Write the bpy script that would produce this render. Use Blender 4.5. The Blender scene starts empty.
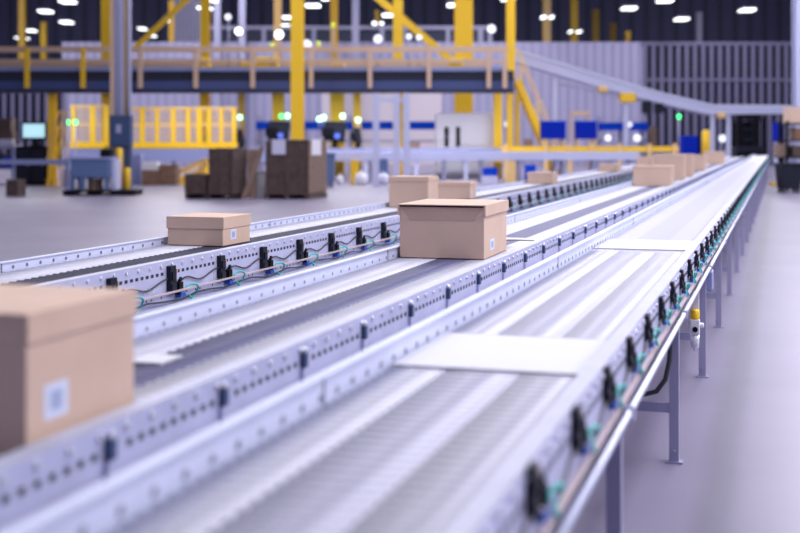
import bpy, math, random
from mathutils import Vector, Matrix
random.seed(7)
SC = bpy.context.scene
COL = SC.collection
F = 1250.0                      # focal length in pixels of an 800 px wide frame
CAMZ = 1.35
HOR = 141.0
TH = math.atan(380.0 / F)       # heading of the conveyor lines relative to the camera axis
CT, ST = math.cos(TH), math.sin(TH)

# ------------------------------------------------------------------ materials
def mat(name, col, rough=0.5, metal=0.0, emit=None, estr=0.0, noise=0.0, nscale=8.0, bump=0.0, spec=0.5, trans=0.0):
    m = bpy.data.materials.new(name); m.use_nodes = True
    nt = m.node_tree; b = nt.nodes['Principled BSDF']
    b.inputs['Base Color'].default_value = (*col, 1)
    b.inputs['Roughness'].default_value = rough
    b.inputs['Metallic'].default_value = metal
    b.inputs['Specular IOR Level'].default_value = spec
    if trans: b.inputs['Transmission Weight'].default_value = trans
    if emit:
        b.inputs['Emission Color'].default_value = (*emit, 1)
        b.inputs['Emission Strength'].default_value = estr
        m.cycles.emission_sampling = 'NONE'
    if noise or bump:
        tc = nt.nodes.new('ShaderNodeTexCoord'); n = nt.nodes.new('ShaderNodeTexNoise')
        n.inputs['Scale'].default_value = nscale; n.inputs['Detail'].default_value = 5
        nt.links.new(tc.outputs['Object'], n.inputs['Vector'])
        if noise:
            r = nt.nodes.new('ShaderNodeValToRGB')
            r.color_ramp.elements[0].position = .3; r.color_ramp.elements[1].position = .7
            r.color_ramp.elements[0].color = (*[c * (1 - noise) for c in col], 1)
            r.color_ramp.elements[1].color = (*[min(1, c * (1 + noise)) for c in col], 1)
            nt.links.new(n.outputs['Fac'], r.inputs['Fac']); nt.links.new(r.outputs['Color'], b.inputs['Base Color'])
        if bump:
            bp = nt.nodes.new('ShaderNodeBump'); bp.inputs['Strength'].default_value = bump
            nt.links.new(n.outputs['Fac'], bp.inputs['Height']); nt.links.new(bp.outputs['Normal'], b.inputs['Normal'])
    return m

M = dict(
    floor=mat('concrete', (.235, .21, .30), .38, noise=.10, nscale=.7, bump=.03),
    dark=mat('dark_cladding', (.075, .075, .16), .8),
    panel=mat('panel_grey', (.36, .35, .52), .6),
    panelpale=mat('panel_pale', (.62, .56, .62), .6),
    seam=mat('panel_seam', (.24, .24, .40), .6),
    bay=mat('dark_bay', (.008, .008, .018), .9, spec=.1),
    rib=mat('rib_grey', (.13, .125, .22), .6),
    upnavy=mat('upper_navy', (.035, .040, .085), .7),
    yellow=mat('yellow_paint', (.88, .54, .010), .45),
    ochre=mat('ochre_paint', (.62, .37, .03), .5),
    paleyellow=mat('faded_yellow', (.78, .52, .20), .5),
    tanrail=mat('tan_rail', (.60, .42, .30), .5),
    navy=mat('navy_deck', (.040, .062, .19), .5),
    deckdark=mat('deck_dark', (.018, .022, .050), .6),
    greysteel=mat('grey_steel', (.36, .36, .52), .5, .2),
    palesteel=mat('pale_steel', (.52, .54, .74), .4, .3),
    bluesteel=mat('blue_steel', (.25, .28, .50), .5, .2),
    bluepanel=mat('blue_panel', (.0008, .016, .34), .75, spec=.1),
    bluebright=mat('blue_bright', (.002, .055, .55), .7, spec=.1),
    machineblue=mat('machine_blue', (.085, .14, .30), .5),
    panelblue=mat('panel_blue', (.030, .060, .150), .5),
    black=mat('black', (.005, .005, .010), .7, spec=.15),
    blacknavy=mat('black_navy', (.010, .012, .026), .65, spec=.25),
    rubber=mat('rubber', (.02, .02, .028), .55),
    white=mat('white', (.72, .70, .76), .5),
    whitesheet=mat('white_sheet', (.58, .58, .74), .6),
    card=mat('cardboard', (.62, .445, .35), .75, noise=.05, nscale=5, bump=.02, spec=.3),
    cardside=mat('cardboard_inside', (.50, .345, .265), .8, noise=.05, nscale=6),
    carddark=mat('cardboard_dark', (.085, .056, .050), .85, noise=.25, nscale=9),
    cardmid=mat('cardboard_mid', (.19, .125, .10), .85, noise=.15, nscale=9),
    cardold=mat('cardboard_brown', (.20, .115, .075), .85, noise=.2, nscale=6),
    slit=mat('carton_slit', (.012, .009, .009), .9),
    tape=mat('tape', (.50, .36, .25), .35),
    label=mat('label_white', (.66, .70, .86), .5),
    labelprint=mat('label_print', (.36, .42, .60), .5),
    rail=mat('rail_zinc', (.50, .505, .63), .6, .1, noise=.05, nscale=12),
    railblue=mat('rail_web', (.52, .53, .74), .45, .15, noise=.08, nscale=9),
    guard=mat('guard_zinc', (.62, .65, .82), .6, .15, noise=.04, nscale=12),
    hole=mat('hole', (.11, .115, .20), .7),
    slot=mat('slot', (.015, .016, .03), .7),
    bolt=mat('bolt', (.86, .86, .92), .25, .5),
    roller=mat('roller_steel', (.54, .535, .62), .45, .2, spec=.35),
    rollband=mat('roller_band', (.11, .11, .21), .45, .15, spec=.35),
    rollbandpale=mat('roller_band_pale', (.49, .485, .59), .45, .2, spec=.4),
    rollbanddark=mat('roller_band_dark', (.040, .040, .075), .6, spec=.3),
    plate=mat('transfer_plate', (.60, .60, .66), .6),
    pipe=mat('pipe_zinc', (.62, .64, .80), .3, .4),
    beige=mat('beige_tube', (.52, .42, .44), .5),
    teal=mat('teal_hose', (.015, .50, .46), .4),
    connblue=mat('connector_blue', (.01, .085, .50), .35),
    hosewhite=mat('hose_white', (.75, .76, .82), .4),
    leg=mat('leg_grey', (.33, .32, .47), .45, .25),
    clear=mat('clear_bowl', (.7, .7, .78), .15, trans=.4),
    lens=mat('lens_blue', (.10, .16, .62), .2, emit=(.10, .17, .75), estr=.35),
    lamp=mat('lamp_white', (1, 1, 1), .4, emit=(.95, 1.0, .97), estr=3.0),
    lampsoft=mat('lamp_soft', (.8, .8, .9), .4, emit=(.9, .92, 1.0), estr=.9),
    green=mat('lamp_green', (.1, .9, .35), .4, emit=(.05, 1.0, .20), estr=2.4),
    greenwhite=mat('lamp_green_white', (.7, 1, .8), .4, emit=(.30, 1.0, .48), estr=5.0),
    lime=mat('lamp_lime', (.5, .6, .05), .4, emit=(.50, .60, .05), estr=.8),
    screen=mat('screen', (.3, .5, .6), .3, emit=(.45, .75, .85), estr=.95),
)

# ------------------------------------------------------------------ mesh building
class MB:
    def __init__(self): self.v = []; self.f = []; self.mi = []; self.sm = []
    def poly(self, pts, m=0, smooth=False):
        n = len(self.v); self.v += [tuple(p) for p in pts]
        self.f.append(tuple(range(n, n + len(pts)))); self.mi.append(m); self.sm.append(smooth)
    def hexa(self, p, m=0):                       # 8 points: bottom ring then top ring
        n = len(self.v); self.v += [tuple(q) for q in p]
        for q in ((0, 3, 2, 1), (4, 5, 6, 7), (0, 1, 5, 4), (1, 2, 6, 5), (2, 3, 7, 6), (3, 0, 4, 7)):
            self.f.append(tuple(n + i for i in q)); self.mi.append(m); self.sm.append(False)
        return self
    def box(self, x0, x1, y0, y1, z0, z1, m=0):
        return self.hexa([(x0, y0, z0), (x1, y0, z0), (x1, y1, z0), (x0, y1, z0),
                          (x0, y0, z1), (x1, y0, z1), (x1, y1, z1), (x0, y1, z1)], m)
    def ring(self, c, a, b, r, n): return [tuple(c + a * (r * math.cos(2 * math.pi * i / n)) + b * (r * math.sin(2 * math.pi * i / n))) for i in range(n)]
    def tube(self, pts, r, n=8, m=0, caps=True, radii=None):
        pts = [Vector(p) for p in pts]; base = len(self.v)
        up = None
        for i, p in enumerate(pts):
            t = (pts[min(i + 1, len(pts) - 1)] - pts[max(i - 1, 0)]).normalized()
            if up is None:
                up = Vector((0, 0, 1)) if abs(t.z) < .9 else Vector((1, 0, 0))
            a = t.cross(up).normalized(); b = a.cross(t).normalized(); up = b
            self.v += self.ring(p, a, b, radii[i] if radii else r, n)
        for i in range(len(pts) - 1):
            for k in range(n):
                q = (base + i * n + k, base + i * n + (k + 1) % n, base + (i + 1) * n + (k + 1) % n, base + (i + 1) * n + k)
                self.f.append(q); self.mi.append(m); self.sm.append(True)
        if caps:
            self.f.append(tuple(base + k for k in range(n))[::-1]); self.mi.append(m); self.sm.append(False)
            e = base + (len(pts) - 1) * n
            self.f.append(tuple(e + k for k in range(n))); self.mi.append(m); self.sm.append(False)
        return self
    def cyl(self, p, q, r, n=12, m=0): return self.tube([p, q], r, n, m)
    def lathe(self, c, prof, n=16, m=0):          # prof: (radius, z)
        return self.tube([(c[0], c[1], c[2] + z) for r, z in prof], 1, n, m, True, [r for r, z in prof])
    def bar(self, p, q, w, h, m=0):               # rectangular bar from p to q; w sideways, h up
        p = Vector(p); q = Vector(q); t = (q - p).normalized()
        up = Vector((0, 0, 1)) if abs(t.z) < .95 else Vector((0, 1, 0))
        a = t.cross(up).normalized() * (w / 2); b = a.cross(t).normalized() * (h / 2)
        return self.hexa([p - a - b, p + a - b, q + a - b, q - a - b, p - a + b, p + a + b, q + a + b, q - a + b], m)
    def build(self, name, mats, parent=None, off=(0, 0, 0), bevel=0, mtx=None):
        if not isinstance(mats, (list, tuple)): mats = [mats]
        me = bpy.data.meshes.new(name); o = Vector(off)
        vs = [Vector(v) - o for v in self.v]
        if mtx is not None: vs = [mtx @ v for v in vs]
        me.from_pydata([tuple(v) for v in vs], [], self.f)
        for mm in mats: me.materials.append(M[mm] if isinstance(mm, str) else mm)
        me.polygons.foreach_set('material_index', self.mi); me.polygons.foreach_set('use_smooth', self.sm)
        me.update()
        ob = bpy.data.objects.new(name, me); COL.objects.link(ob)
        if parent is not None: ob.parent = parent
        if bevel:
            bv = ob.modifiers.new('bevel', 'BEVEL'); bv.width = bevel; bv.segments = 2; bv.limit_method = 'ANGLE'
        return ob

def tag(o, label, cat, group=None):
    o['label'] = label; o['category'] = cat
    if group: o['group'] = group
    return o
def thing(name, label, cat, loc=(0, 0, 0), rz=0.0, group=None):
    o = bpy.data.objects.new(name, None); COL.objects.link(o)
    o.location = loc; o.rotation_euler = (0, 0, rz); o.empty_display_size = .2
    return tag(o, label, cat, group)
def struct(o): o['kind'] = 'structure'; return o
def copy_to(o, parent, loc):
    c = o.copy(); COL.objects.link(c); c.parent = parent; c.location = loc
    return c

# sight lines: a point d metres in front of the camera seen at image column px, row py
def PX(px, d): return (px - 400) / F * d
def PZ(py, d): return CAMZ + (HOR - py) / F * d
def c2w(x, y, z=0.0): return Vector((x * CT + y * ST, -x * ST + y * CT, z))       # conveyor frame -> hall frame
def w2c(x, y): return (x * CT - y * ST, x * ST + y * CT)
def on_plane(px, py, z):                          # conveyor-frame point at height z
    d = (CAMZ - z) * F / (py - HOR); return w2c(PX(px, d), d)

# a thing in the hall frame: Empty at its base; parts given in world metres
class Thing:
    def __init__(s, name, label, cat, loc, group=None):
        s.o = thing(name, label, cat, loc, 0, group); s.loc = Vector(loc)
    def part(s, name, mb, mats, parent=None, bevel=0, label=None):
        ob = mb.build(name, mats, parent or s.o, s.loc, bevel)
        if label: ob['label'] = label
        return ob
def pb(x0, x1, y0, y1, d, dep, mb=None, m=0, z0=None):      # box spanning image columns / rows at distance d
    mb = mb or MB()
    return mb.box(PX(x0, d), PX(x1, d), d, d + dep, PZ(y1, d) if z0 is None else z0, PZ(y0, d), m)

# ================================================================== SETTING
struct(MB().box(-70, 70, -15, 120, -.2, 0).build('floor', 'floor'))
# a soft, slightly darker strip of floor colour along the right conveyor
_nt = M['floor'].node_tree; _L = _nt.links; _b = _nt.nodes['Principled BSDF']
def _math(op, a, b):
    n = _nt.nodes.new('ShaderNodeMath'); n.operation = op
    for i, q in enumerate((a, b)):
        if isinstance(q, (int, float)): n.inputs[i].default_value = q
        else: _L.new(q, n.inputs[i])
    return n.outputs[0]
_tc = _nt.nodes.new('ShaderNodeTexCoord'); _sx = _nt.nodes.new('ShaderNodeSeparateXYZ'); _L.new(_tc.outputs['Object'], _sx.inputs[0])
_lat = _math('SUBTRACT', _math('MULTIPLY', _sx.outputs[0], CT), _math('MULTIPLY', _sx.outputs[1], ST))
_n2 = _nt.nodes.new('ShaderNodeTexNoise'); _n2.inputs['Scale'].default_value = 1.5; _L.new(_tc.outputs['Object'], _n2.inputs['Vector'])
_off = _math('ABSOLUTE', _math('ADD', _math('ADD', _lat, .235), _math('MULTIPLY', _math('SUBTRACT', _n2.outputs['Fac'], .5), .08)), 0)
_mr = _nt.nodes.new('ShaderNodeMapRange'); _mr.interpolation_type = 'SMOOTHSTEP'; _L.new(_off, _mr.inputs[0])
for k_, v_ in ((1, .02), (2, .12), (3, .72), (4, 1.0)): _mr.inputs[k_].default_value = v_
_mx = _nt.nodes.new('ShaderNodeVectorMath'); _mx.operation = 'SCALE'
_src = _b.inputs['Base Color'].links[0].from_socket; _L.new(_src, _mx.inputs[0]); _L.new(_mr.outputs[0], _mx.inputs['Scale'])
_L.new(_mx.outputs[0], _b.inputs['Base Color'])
# far wall, dark cladding with faint ribs
w = MB(); w.box(-70, 70, 110, 110.4, 0, 15)
x = -50.0
while x < 50: w.box(x, x + .35, 109.9, 110, 0, 15, 1); x += 1.3
struct(w.build('wall_back', ['dark', 'upnavy']))
struct(MB().box(-70, 70, -15, 120.4, 15, 15.3).build('ceiling', 'dark'))
# partition in front of it: pale panels with seams, dark bays with ribs
DP = 70.0
p = MB(); top = PZ(42, DP)
xl, xm, xr = PX(62, DP), PX(643, DP), PX(798, DP)
p.box(xl, xm, DP, DP + .3, 0, top, 0)
x = xl + .3
while x < xm: p.box(x, x + .07, DP - .03, DP, 0, top, 1); x += .50
p.box(PX(322, DP), PX(442, DP), DP - .06, DP - .02, 0, PZ(93, DP), 4)
p.box(xm, xr + 14, DP, DP + .3, 0, top, 2)
p.box(-62, xl, DP, DP + .3, 0, PZ(80, DP), 2)
x = xm
while x < xr + 13: p.box(x, x + .235, DP - .08, DP, 0, top, 3); x += .464
x = -34
while x < xl: p.box(x, x + .2, DP - .08, DP, 0, PZ(80, DP), 3); x += .47
p.box(xm, xr + 14, DP - .12, DP - .08, PZ(81.5, DP), PZ(78.5, DP), 3)
p.box(xm - .1, xr + 14, DP - .12, DP - .08, PZ(45.5, DP), top, 3)
struct(p.build('wall_far', ['panel', 'seam', 'bay', 'rib', 'panelpale']))
# upper gallery wall behind the mezzanine
g = MB(); D = 72.0
g.box(PX(205, D), PX(492, D), D, D + .3, 0, PZ(27, D), 0)
g.box(PX(205, D), PX(492, D), D - .12, D, PZ(29.5, D), PZ(26, D), 1)
for a, b in ((214, 221), (238, 246), (262, 266), (312, 316), (352, 359), (380, 384), (404, 407), (446, 450), (478, 483), (488, 492)):
    g.box(PX(a, D), PX(b, D), D - .10, D, 0, PZ(27, D), 1)
struct(g.build('trim_1', ['upnavy', 'greysteel']))
g = MB()
g.box(PX(170, D), PX(206, D), D + .5, D + .8, 0, 14.9, 0)
for k in range(9): g.box(PX(171 + 4 * k, D), PX(172.6 + 4 * k, D), D + .42, D + .5, 0, 14.9, 1)
struct(g.build('trim_2', ['greysteel', 'rib']))

# ================================================================== CONVEYORS
RT = .78                                          # roller top height
def loop(c, r, n=14, a0=-.6, a1=5.4, sx=1.0):
    return [(c[0] + .012 * math.sin(t * 2), c[1] + sx * r * math.cos(t), c[2] + r * math.sin(t)) for t in [a0 + (a1 - a0) * i / n for i in range(n + 1)]]

def conveyor(label, xl, xr, y0, y1, pitch, zone, zone0, rollband, kind, gh, rh):
    """xl/xr: outer edges in the conveyor frame; right rail top rh, left guard top gh."""
    xc = (xl + xr) / 2; wl = xl - xc; wr = xr - xc
    root = thing('roller_conveyor', label, 'conveyor', c2w(xc, 0), -TH)
    R = .0245
    # ---- rollers
    ia, ib = wl + .012, wr - .045
    segs = [(ia, None)]
    cuts = [ia] + [c - xc for c in rollband] + [ib] if rollband else [ia, ib]
    rm = MB()
    for k in range(len(cuts) - 1):
        rm.tube([(cuts[k], 0, 0), (cuts[k + 1], 0, 0)], R, 16, 1 if k == 1 else 0, True)  # one stretch of each roller gets a darker colour
    mats = ['roller', kind['rollband']]
    n = int((y1 - y0) / pitch)
    first = None; rest = MB()
    vis = kind['vis']
    cnt = 0
    for i in range(n):
        y = y0 + (i + .5) * pitch
        if y >= vis and cnt < 100:
            if first is None:
                first = rm.build('roller', mats, root); first.location = (0, y, RT - R)
            else: copy_to(first, root, (0, y, RT - R))
            cnt += 1
        else:
            for k in range(len(cuts) - 1):
                rest.tube([(cuts[k], y, RT - R), (cuts[k + 1], y, RT - R)], R, 8, 1 if k == 1 else 0, False)
    ro = rest.build('distant_rollers', mats, root); ro['kind'] = 'stuff'
    # ---- right side rail: flange, web, lower flange, axle bolts, slots
    s = MB(); zt = rh
    s.box(wr - .042, wr, y0, y1, zt - .006, zt, 0)
    s.box(wr - .042, wr - .037, y0, y1, zt - .028, zt - .006, 0)
    s.box(wr - .006, wr, y0, y1, zt - .20, zt - .006, 1)
    s.box(wr - .05, wr + kind['lip'], y0, y1, zt - .206, zt - .20, 0)
    s.box(wr + kind['lip'] - .004, wr + kind['lip'], y0, y1, zt - .20, zt - .185, 0)
    y = y0 + .05
    while y < min(y1, 24):
        s.tube([(wr, y, zt - .021), (wr + .006, y, zt - .021)], .0085, 6, 2)
        y += .1035
    s_mats = ['rail', 'railblue', 'bolt', 'slot']
    zi = 0; yz = zone0
    while yz > y0: yz -= zone
    zs = []
    while yz < y1:
        if yz > y0: zs.append(yz)
        if yz < 26:
            a = yz + .075
            while a < yz + zone - .05:
                if a > y0 + .05 and a < y1:
                    s.box(wr, wr + .0012, a, a + kind['slotw'], zt - .063, zt - .049, 3)
                    if kind['dots'] and random.random() < .35: s.box(wr, wr + .0012, a, a + .008, zt - .165, zt - .155, 3)
                a += kind['slotp']
            for q in range(4):
                yy = yz + .1 + random.random() * (zone - .15)
                if yy > y0: s.box(wr, wr + .0012, yy, yy + .008, zt - .15 + random.random() * .04, zt - .105, 2) if random.random() < .4 else None
        yz += zone
    s.build('side_rail', s_mats, root)
    # ---- left guard rail: taller inner face with a hole over every roller
    g = MB()
    g.box(wl - .012, wl + .014, y0, y1, gh - .005, gh, 0)
    g.box(wl, wl + .005, y0, y1, gh - .20, gh - .005, 0)
    g.box(wl, wl + .010, y0, y1, gh - .206, gh - .20, 0)
    y = y0 + .05
    while y < min(y1, 18):
        g.tube([(wl + .005, y, RT + .014), (wl + .0062, y, RT + .014)], .0022 + kind['hr'], 10, 2)
        g.tube([(wl + .0062, y, RT + .014), (wl + .0068, y, RT + .014)], kind['hr'], 10, 1)
        y += kind['holep']
    y = y0 + 2.1
    while y < y1: g.box(wl + .003, wl + .0065, y, y + .008, RT - .02, gh, 1); y += 3.0
    g.build('guard_rail', ['guard', 'hole', 'bolt'], root)
    # ---- legs with cross bars and feet
    ly = kind['leg0']
    legm = None
    while ly < y1 - .2:
        for sx in (wr - .02, wl + .02):
            if legm is None:
                lm = MB(); lm.box(-.02, .02, -.02, .02, .008, zt - .206, 0)
                lm.box(-.036, .036, -.03, .03, 0, .008, 0)
                lm.cyl((.0, -.02, .05), (.0, -.03, .05), .008, 8, 0)
                legm = lm.build('leg', 'leg', root); legm.location = (sx, ly, 0)
            else: copy_to(legm, root, (sx, ly, 0))
        ly += kind['legp']
    first = None; ly = kind['leg0']
    while ly < y1 - .2:
        if first is None:
            first = MB().box(wl + .04, wr - .04, -.015, .015, -.02, .02).build('cross_bar', 'leg', root); first.location = (0, ly, .23)
        else: copy_to(first, root, (0, ly, .23))
        copy_to(first, root, (0, ly, zt - .25))
        ly += kind['legp']
    # ---- zone controls along the web
    if kind['controls'] == 'pneumatic':
        e = MB()
        e.box(wr, wr + .022, -.030, .022, zt - .135, zt - .024, 0)
        e.box(wr + .022, wr + .030, -.022, .012, zt - .085, zt - .050, 0)
        e.box(wr + .022, wr + .029, -.026, .016, zt - .15, zt - .105, 0)
        e.box(wr + .004, wr + .026, .022, .030, zt - .060, zt - .040, 1)
        e.box(wr + .004, wr + .022, .022, .028, zt - .100, zt - .075, 2)
        va = MB(); va.box(wr + .002, wr + .030, .048, .085, zt - .155, zt - .100, 0); va.cyl((wr + .016, .07, zt - .10), (wr + .016, .088, zt - .083), .008, 8, 0)
        va.box(wr + .002, wr + .012, .088, .094, zt - .15, zt - .11, 1)
        cn = MB(); cn.box(wr + .006, wr + .034, .046, .090, zt - .172, zt - .152, 0); cn.cyl((wr + .02, .09, zt - .163), (wr + .02, .115, zt - .170), .007, 8, 0)
        hs = MB(); hs.tube(loop((wr + .034, .160, zt - .158), kind['hoser'], 16, -2.9, 2.9, 1.35), kind['hoset'], 6, 0)
        wh = MB(); wh.tube(loop((wr + .018, .045, zt - .165), .022, 10, .1, 3.0, 1.3), .004, 6, 0)
        for q in (e, va, cn, hs, wh): q.v = [(wr + (a - wr) * kind['px'], b, zt + (c - zt) * kind['sv'] + kind['dz']) for a, b, c in q.v]
        full = None
        for i, yz in enumerate(zs):
            if yz < kind['vis'] - .3: continue
            if full is None:
                full = (e.build('photo_eye', ['blacknavy', 'tanrail', 'rubber'], root), va, cn, hs)
                full[0].location = (0, yz, 0)
                v1 = va.build('valve', ['black', 'palesteel'], full[0]); c1 = cn.build('connector', 'connblue', full[0]); h1 = hs.build('hose', 'teal', full[0])
                w1 = wh.build('hose', 'hosewhite', full[0]); w1['label'] = 'white hose loop'
                farm = MB()
                farm.v = e.v + [(a, b, c) for a, b, c in va.v] + cn.v + hs.v
                o1, o2, o3 = len(e.v), len(e.v) + len(va.v), len(e.v) + len(va.v) + len(cn.v)
                farm.f = e.f + [tuple(q + o1 for q in t) for t in va.f] + [tuple(q + o2 for q in t) for t in cn.f] + [tuple(q + o3 for q in t) for t in hs.f]
                farm.mi = [0] * (len(e.f) + len(va.f)) + [1] * len(cn.f) + [2] * len(hs.f); farm.sm = [False] * len(farm.f)
                far = None
            elif i < 34:
                c = copy_to(full[0], root, (0, yz, 0))
                for h in (v1, c1, h1): 
                    q = copy_to(h, c, (0, random.uniform(-.008, .008), random.uniform(-.004, .004)))
                if random.random() < .35: copy_to(w1, c, (0, 0, 0))
            elif far is None:
                far = farm.build('photo_eye', ['blacknavy', 'connblue', 'teal'], root); far.location = (0, yz, 0)
            else: copy_to(far, root, (0, yz, 0))
        MB().box(wr + kind['tube'], wr + kind['tube'] + .014, y0, y1, zt - .142, zt - .135, 0).build('air_tube', 'beige', root)
        cab = [(wr + kind['tube'] + .006 * math.sin(i * .9), y0 + i * .16, zt - .172 + .009 * math.sin(i * 1.9)) for i in range(int((min(y1, 30) - y0) / .16))]
        MB().tube(cab, .0045, 6).build('sensor_cable', 'rubber', root)
        cab = []
        for yz in zs:
            if kind['vis'] - 1 < yz < 22:
                cab = [(wr + .010, yz + .09 + (zone - .13) * t, zt - .125 + .035 * math.sin(t * 6.3 + .7) * (1 - t) + .045 * t) for t in [q / 10 for q in range(11)]]
                MB().tube(cab, .004, 6).build('sensor_lead', 'rubber', root)
    else:
        e = MB(); e.box(wr, wr + .014, -.013, .013, zt - .070, zt - .030, 0); e.box(wr, wr + .010, -.013, .013, zt - .14, zt - .075, 1)
        e.cyl((wr + .002, 0, zt - .024), (wr + .014, 0, zt - .024), .008, 8, 2)
        first = None
        for yz in zs:
            if yz < kind['vis'] - .3: continue
            if first is None: first = e.build('mounting_bracket', ['panelblue', 'railblue', 'bolt'], root); first.location = (0, yz, 0)
            else: copy_to(first, root, (0, yz, 0))
    return root, xc, wl, wr

base = dict(dz=0.0, px=1.0, hr=.006, sv=1.0, tube=.030, hoser=.036, hoset=.0048, slotw=.024, slotp=.046, holep=.107, legp=1.985, dots=True)
RX = dict(base, hr=.0085, dz=.014, px=.6, sv=.74, tube=.008, hoser=.034, hoset=.006, vis=1.35, lip=.004, leg0=1.39, controls='pneumatic', rollband='rollbandpale')
MX = dict(base, vis=1.5, lip=.02, leg0=2.0, controls='bracket', rollband='rollband', slotw=.020, slotp=.047)
LX = dict(base, hr=.0085, vis=4.5, lip=.06, leg0=4.2, controls='pneumatic', rollband='rollbanddark')
conv_r, rxc, rwl, rwr = conveyor('nearest roller conveyor at right, with teal hoses and a long pipe along its open side',
    -.955, -.405, .45, 51.0, .052, .475, 2.076, (-.80, -.61), RX, RT + .062, RT + .030)
conv_m, mxc, mwl, mwr = conveyor('middle roller conveyor carrying the sharp big carton, dark brackets and slots along its side',
    -1.80, -1.234, .60, 46.0, .052, .51, 2.13, (-1.59, -1.43), MX, RT + .055, RT + .030)
conv_l, lxc, lwl, lwr = conveyor('leftmost roller conveyor with black sensors on its side and a dark band on the rollers',
    -3.25, -2.644, 2.6, 46.0, .0535, .5265, 5.11, (-2.99, -2.69), LX, RT + .042, RT + .030)
# smooth transfer plates between roller sections
for ya, yb in ((3.02, 3.56), (6.62, 7.25)):
    q = MB(); q.box(rwl + .014, rwr - .046, ya, yb, RT + .001, RT + .006)
    q.build('transfer_plate', 'plate', conv_r)
q = MB(); q.box(mwl + .014, mwr - .046, 7.05, 7.17, RT + .001, RT + .006); q.build('transfer_plate', 'plate', conv_m)
q = MB(); q.box(mwl + .20, mwr - .27, 2.86, 2.98, RT + .001, RT + .006); q.build('transfer_plate', 'plate', conv_m)
# air pipe along the right side, with clamps to the legs
pp = MB(); pp.cyl((rwr + .017, .45, .622), (rwr + .017, 50.8, .622), .0125, 10)
pipe = pp.build('air_pipe', 'pipe', conv_r)
cl = None; ly = 1.39
while ly < 50:
    if cl is None:
        cl = MB().box(rwr - .02, rwr + .033, -.012, .012, .604, .640).build('pipe_clamp', 'pipe', conv_r); cl.location = (0, ly, 0)
    else: copy_to(cl, conv_r, (0, ly, 0))
    ly += 1.985
# air filter regulator hanging beside a leg
ry = 6.62; rX = rwr - .015 + .0
reg = MB(); reg.box(rX - .024, rX + .024, ry - .024, ry + .024, .35, .43); reg.cyl((rX - .045, ry, .40), (rX + .045, ry, .40), .014, 10)
reg.box(rX - .020, rX + .020, ry + .024, ry + .032, .35, .61)
ro = reg.build('air_regulator', 'white', conv_r, bevel=.004)
MB().lathe((rX, ry, .43), [(.021, 0), (.024, .008), (.024, .042), (.019, .05)], 14).build('cap', 'yellow', ro)['label'] = 'yellow cap'
MB().lathe((rX, ry, .265), [(.006, 0), (.008, .012), (.021, .02), (.024, .085)], 14).build('bowl', 'clear', ro)
MB().cyl((rX + .002, ry - .024, .38), (rX + .002, ry - .031, .38), .014, 14).build('gauge', 'black', ro)
# black cable drooping under the frame
ctl = [(-.435, 5.33, .604), (-.436, 5.32, .54), (-.440, 5.30, .44), (-.455, 5.28, .36), (-.49, 5.265, .312), (-.54, 5.26, .298), (-.60, 5.255, .297), (-.70, 5.25, .315), (-.78, 5.24, .40), (-.80, 5.24, .604)]
cb = [(x - rxc, y, z) for x, y, z in ctl]
MB().tube(cb, .010, 8).build('power_cable', 'rubber', conv_r)
jb = MB(); jb.box(rwr - .012, rwr + .03, 7.45, 7.62, .48, .59)
jbo = jb.build('junction_box', 'bluesteel', conv_r, bevel=.006)

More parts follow.
